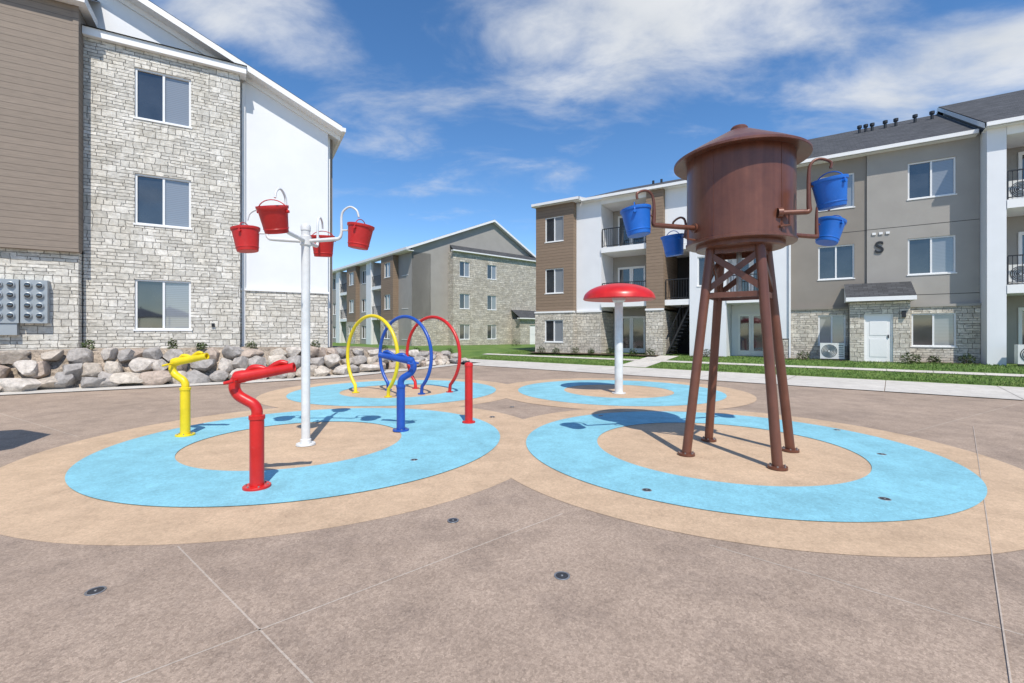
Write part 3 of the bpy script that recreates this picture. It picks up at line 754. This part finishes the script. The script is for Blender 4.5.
# ================================================================== BUCKET POLE (left)
BP = empty('dump_bucket_pole', (-2.76, 6.09, 0))
po = MB('pole', 'pwhite', BP)
po.lathe([(0, .028), (.12, .028), (.12, .010), (.125, .009)], 28); po.tube([(0, 0, .02), (0, 0, 2.92)], .055, 24)
po.lathe([(.069, .029), (.069, .08), (.056, .09)], 24); po.lathe([(.055, 2.86), (.063, 2.87), (.063, 2.92), (.05, 2.95), (0, 2.96)], 24)
po.lathe([(.055, 2.66), (.072, 2.675), (.072, 2.79), (.055, 2.805)], 24)
for a, tilt, bz in ((R(186), .10, 2.73), (R(268), .34, 2.83), (R(96), -.12, 2.80), (R(-6), .14, 2.77)):
    d = Vector((math.cos(a), math.sin(a), 0)); z = Vector((0, 0, 1))
    r0 = .50; zt = bz+.40
    po.tube([d*.05+z*2.73, d*(r0-.12)+z*2.745, d*(r0-.03)+z*2.76, d*r0+z*2.84, d*r0+z*(zt-.14), d*(r0+.03)+z*(zt-.05), d*(r0+.12)+z*zt, d*(r0+.21)+z*(zt-.05), d*(r0+.24)+z*(zt-.14)], [.026, .026, .022, .018, .015, .014, .013, .013, .013], 12, smooth=True)
    bp = d*(r0+.25)+z*bz
    po.tube([d*r0+z*(bz+.09), d*(r0+.09)+z*(bz+.09)], .012, 8)
    bucket(BP, 'bred', bp, a, tilt, .98)
po.make()

# ================================================================== WATER CANNONS
def cannon(name, mat, x, y, rot):
    e = empty(name, (x, y, 0), rot); m = MB('pipe_body', mat, e)
    m.lathe([(0, .032), (.120, .032), (.124, .028), (.124, .010)], 28)
    m.tube([(0, 0, .02), (0, 0, .70)], .064, 24)
    m.lathe([(.064, .665), (.072, .67), (.072, .705), (.05, .712)], 24)
    m.tube([(0, 0, .70), (0, 0, .755), (-.03, 0, .81), (-.10, 0, .855), (-.165, 0, .90), (-.20, 0, .965), (-.195, 0, 1.03), (-.16, 0, 1.075), (-.10, 0, 1.095)], .05, 20, smooth=True)
    Q = Matrix.Translation((-.15, 0, 1.078)) @ Matrix.Rotation(R(80), 4, 'Y')
    m.lathe([(0, -.06), (.045, -.055), (.060, -.035), (.062, .03), (.056, .05), (.050, .30), (.044, .44), (.046, .455), (.050, .50), (.036, .502), (.030, .44), (0, .44)], 24, Q)
    m.tube([(-.10, 0, 1.12), (-.04, 0, 1.165), (.03, 0, 1.165), (.09, 0, 1.15)], [.02, .03, .028, .018], 14, smooth=True)
    m.tube([(.10, 0, 1.15), (.16, 0, 1.19), (.22, 0, 1.215), (.28, 0, 1.205)], [.018, .026, .026, .018], 14, smooth=True)
    m.tube([(-.16, -.12, 1.05), (-.16, .12, 1.05)], .013, 10)
    for sg in (-1, 1): m.tube([(-.16, sg*.12, 1.05), (-.24, sg*.125, 1.03)], .016, 10)
    m.make()
    bb = MB('anchor_bolts', 'steel', e)
    for q in range(6): bb.lathe([(.009, .032), (.009, .045), (0, .045)], 6, Matrix.Translation((.098*math.cos(q*1.047), .098*math.sin(q*1.047), 0)))
    bb.make()
cannon('red_water_cannon', 'pred', -2.466, 4.40, R(8))
cannon('yellow_water_cannon', 'pyellow', -4.76, 6.63, R(-6))
cannon('blue_water_cannon', 'pblue', -1.70, 6.96, R(172))

bl = MB('red_spray_bollard', 'pred', None, (-.72, 7.58, 0))
bl.lathe([(.11, .0105), (.11, .03), (.066, .035), (.066, .94), (.072, .945), (.072, .975), (.062, 1.0), (.03, 1.015), (0, 1.018)], 28); bl.make()

def hoop(name, mat, x, y, rot):
    e = empty(name, (x, y, 0), rot); m = MB('hoop_tube', mat, e)
    pts = []; r = .985; cz = .93
    a0 = R(-48)
    for i in range(49):
        a = a0+(math.pi-2*a0)*i/48; pts.append((r*math.cos(a), 0, cz+r*math.sin(a)))
    pts = [(r*math.cos(a0)-.02, 0, .02)] + pts + [(-(r*math.cos(a0)-.02), 0, .02)]
    m.tube(pts, .042, 16)
    for sg in (-1, 1): m.lathe([(0, .03), (.09, .03), (.09, .010)], 24, Matrix.Translation((sg*(r*math.cos(a0)-.02), 0, 0)))
    m.make(sharp=50)
    nz = MB('spray_nozzles', 'steel', e)
    for a in (50, 75, 105, 130):
        nz.tube([((r-.04)*math.cos(R(a)), 0, cz+(r-.04)*math.sin(R(a))), ((r-.07)*math.cos(R(a)), 0, cz+(r-.07)*math.sin(R(a)))], .012, 8)
    nz.make()
hoop('yellow_spray_hoop', 'pyellow', -3.40, 11.0, R(-37)); hoop('blue_spray_hoop', 'pblue', -2.72, 11.5, R(-37)); hoop('red_spray_hoop', 'pred', -2.08, 11.85, R(-37))

e = empty('mushroom_water_umbrella', (2.64, 11.25, 0)); m = MB('stem', 'pwhite', e)
m.lathe([(0, .03), (.17, .03), (.17, .010)], 28); m.tube([(0, 0, .02), (0, 0, 2.38)], .10, 28); m.lathe([(.10, 2.25), (.16, 2.30), (.16, 2.36), (0, 2.37)], 28); m.make()
cp = MB('cap', 'pred', e)
cp.lathe([(0, 2.38), (.60, 2.35), (.80, 2.31), (.85, 2.315), (.872, 2.335)] + [(.86*math.cos(t_), 2.36+.36*math.sin(t_)) for t_ in [math.pi/2*i/14 for i in range(1, 15)]], 56)
cp.make(sharp=60)

for x, y, r in ((-2.42, 2.645, .042), (.309, 2.81, .042), (-.47, 3.63, .038), (1.28, 4.32, .038), (3.35, 4.09, .04), (4.55, 5.6, .04), (0.0, 9.2, .04), (-.35, 8.1, .04), (-1.15, 5.35, .035), (5.0, 7.0, .04), (1.6, 8.2, .04)):
    onblue = (x, y) not in ((-2.42, 2.645), (.309, 2.81), (-.47, 3.63))
    e = empty('ground_spray_jet', (x, y, .0098 if onblue else .0065 if y > 3.5 else .002)); a = MB('ring', 'steel', e); a.lathe([(r+.008, .0), (r+.007, .002), (r, .003), (r-.004, .001)], 28); a.make()
    b = MB('cover', 'jet', e); b.lathe([(r-.004, .0005), (r-.004, .0018), (.010, .0022), (0, .002)], 24); b.make()
    c = MB('nozzle', 'steel', e); c.lathe([(.008, .0023), (.007, .004), (0, .004)], 10); c.make()

e = empty('patio_umbrella', (-7.25, 4.35, 0)); u = MB('canopy', 'canvas', e)
u.lathe([(1.15, 2.2), (1.15, 2.25), (0, 2.75), (0, 2.70), (1.13, 2.2)], 8); u.make()
u = MB('post', 'pwhite', e); u.tube([(0, 0, 0), (0, 0, 2.8)], .025, 12); u.lathe([(0, .1), (.28, .08), (.3, 0)], 24); u.make()

# ================================================================== LIGHT / SKY
sunv = Vector((.17, -.70, 1.0)).normalized()
sd = bpy.data.lights.new('sun', 'SUN'); sd.energy = 4.5; sd.angle = R(.5); sd.color = (1.0, .945, .86)
so = bpy.data.objects.new('sun', sd); so.rotation_euler = (-sunv).to_track_quat('-Z', 'Y').to_euler(); so.location = (0, -10, 30); COL.objects.link(so)
wd = bpy.data.worlds.new('World'); S.world = wd; wd.use_nodes = True
nt = wd.node_tree; N = nt.nodes; K = nt.links; bg = N['Background']; bg.inputs['Strength'].default_value = 0.13
sky = N.new('ShaderNodeTexSky'); sky.sky_type = 'NISHITA'; sky.sun_disc = False
sky.sun_elevation = math.asin(sunv.z); sky.sun_rotation = math.atan2(sunv.x, sunv.y); sky.altitude = 1400; sky.air_density = 1.0; sky.dust_density = .3; sky.ozone_density = 2.5
tc = N.new('ShaderNodeTexCoord'); sp = N.new('ShaderNodeSeparateXYZ'); K.new(tc.outputs['Generated'], sp.inputs[0])
def mth(op, a, b=None, clamp=False):
    n = N.new('ShaderNodeMath'); n.operation = op; n.use_clamp = clamp
    for i, v in enumerate((a, b)):
        if v is None: continue
        if isinstance(v, (int, float)): n.inputs[i].default_value = v
        else: K.new(v, n.inputs[i])
    return n.outputs[0]
zz = mth('ADD', mth('MAXIMUM', sp.outputs[2], 0.0), .18)
cbn = N.new('ShaderNodeCombineXYZ'); K.new(mth('DIVIDE', sp.outputs[0], zz), cbn.inputs[0]); K.new(mth('DIVIDE', sp.outputs[1], zz), cbn.inputs[1])
mp = N.new('ShaderNodeMapping'); mp.inputs['Scale'].default_value = (1.0, 1.6, 1); mp.inputs['Rotation'].default_value = (0, 0, .45); mp.inputs['Location'].default_value = (3.1, 1.7, 0); K.new(cbn.outputs[0], mp.inputs[0])
nz = N.new('ShaderNodeTexNoise'); nz.inputs['Scale'].default_value = 2.1; nz.inputs['Detail'].default_value = 7; nz.inputs['Roughness'].default_value = .60; nz.inputs['Distortion'].default_value = .3; K.new(mp.outputs[0], nz.inputs['Vector'])
tot_ = nz.outputs['Fac']
for c, r, w in (((.30, .79, .56), (.44, .5, .135), .34), ((.68, .66, .38), (.22, .4, .065), .34), ((-.43, .74, .54), (.17, .4, .085), .33), ((-.08, .92, .38), (.30, .3, .14), .10), ((-.3, -.5, .7), (.6, .5, .3), .2)):
    s1 = N.new('ShaderNodeVectorMath'); s1.operation = 'SUBTRACT'; K.new(tc.outputs['Generated'], s1.inputs[0]); s1.inputs[1].default_value = c
    s2 = N.new('ShaderNodeVectorMath'); s2.operation = 'DIVIDE'; K.new(s1.outputs[0], s2.inputs[0]); s2.inputs[1].default_value = r
    s3 = N.new('ShaderNodeVectorMath'); s3.operation = 'LENGTH'; K.new(s2.outputs[0], s3.inputs[0])
    mr = N.new('ShaderNodeMapRange'); mr.interpolation_type = 'SMOOTHSTEP'; K.new(s3.outputs['Value'], mr.inputs[0]); mr.inputs[1].default_value = .35; mr.inputs[2].default_value = 1.35; mr.inputs[3].default_value = w; mr.inputs[4].default_value = 0
    tot_ = mth('ADD', tot_, mr.outputs[0])
dn = N.new('ShaderNodeMapRange'); dn.interpolation_type = 'SMOOTHSTEP'; K.new(tot_, dn.inputs[0]); dn.inputs[1].default_value = .53; dn.inputs[2].default_value = .98; dn.inputs[4].default_value = .96
hs = N.new('ShaderNodeHueSaturation'); hs.inputs['Saturation'].default_value = 1.2; hs.inputs['Value'].default_value = 1.42; K.new(sky.outputs[0], hs.inputs['Color'])
mx = N.new('ShaderNodeMix'); mx.data_type = 'RGBA'; K.new(dn.outputs[0], mx.inputs[0]); K.new(hs.outputs[0], mx.inputs[6])
cr = N.new('ShaderNodeValToRGB'); cr.color_ramp.elements[0].position = .35; cr.color_ramp.elements[0].color = (5.2, 5.5, 5.9, 1); cr.color_ramp.elements[1].position = .65; cr.color_ramp.elements[1].color = (6.9, 7.0, 7.1, 1)
n2 = N.new('ShaderNodeTexNoise'); n2.inputs['Scale'].default_value = 2.2; n2.inputs['Detail'].default_value = 4; K.new(cbn.outputs[0], n2.inputs['Vector']); K.new(n2.outputs['Fac'], cr.inputs[0])
K.new(cr.outputs[0], mx.inputs[7]); K.new(mx.outputs[2], bg.inputs['Color'])

S.view_settings.view_transform = 'Standard'; S.view_settings.look = 'None'; S.view_settings.exposure = 0
cam = bpy.data.cameras.new('camera'); cam.lens = 16.0; cam.sensor_width = 36; cam.shift_y = -8.5/1024; cam.clip_end = 2000; cam.clip_start = .05
co = bpy.data.objects.new('camera', cam); co.location = (0, 0, 1.5); co.rotation_euler = (R(90), 0, 0); COL.objects.link(co); S.camera = co
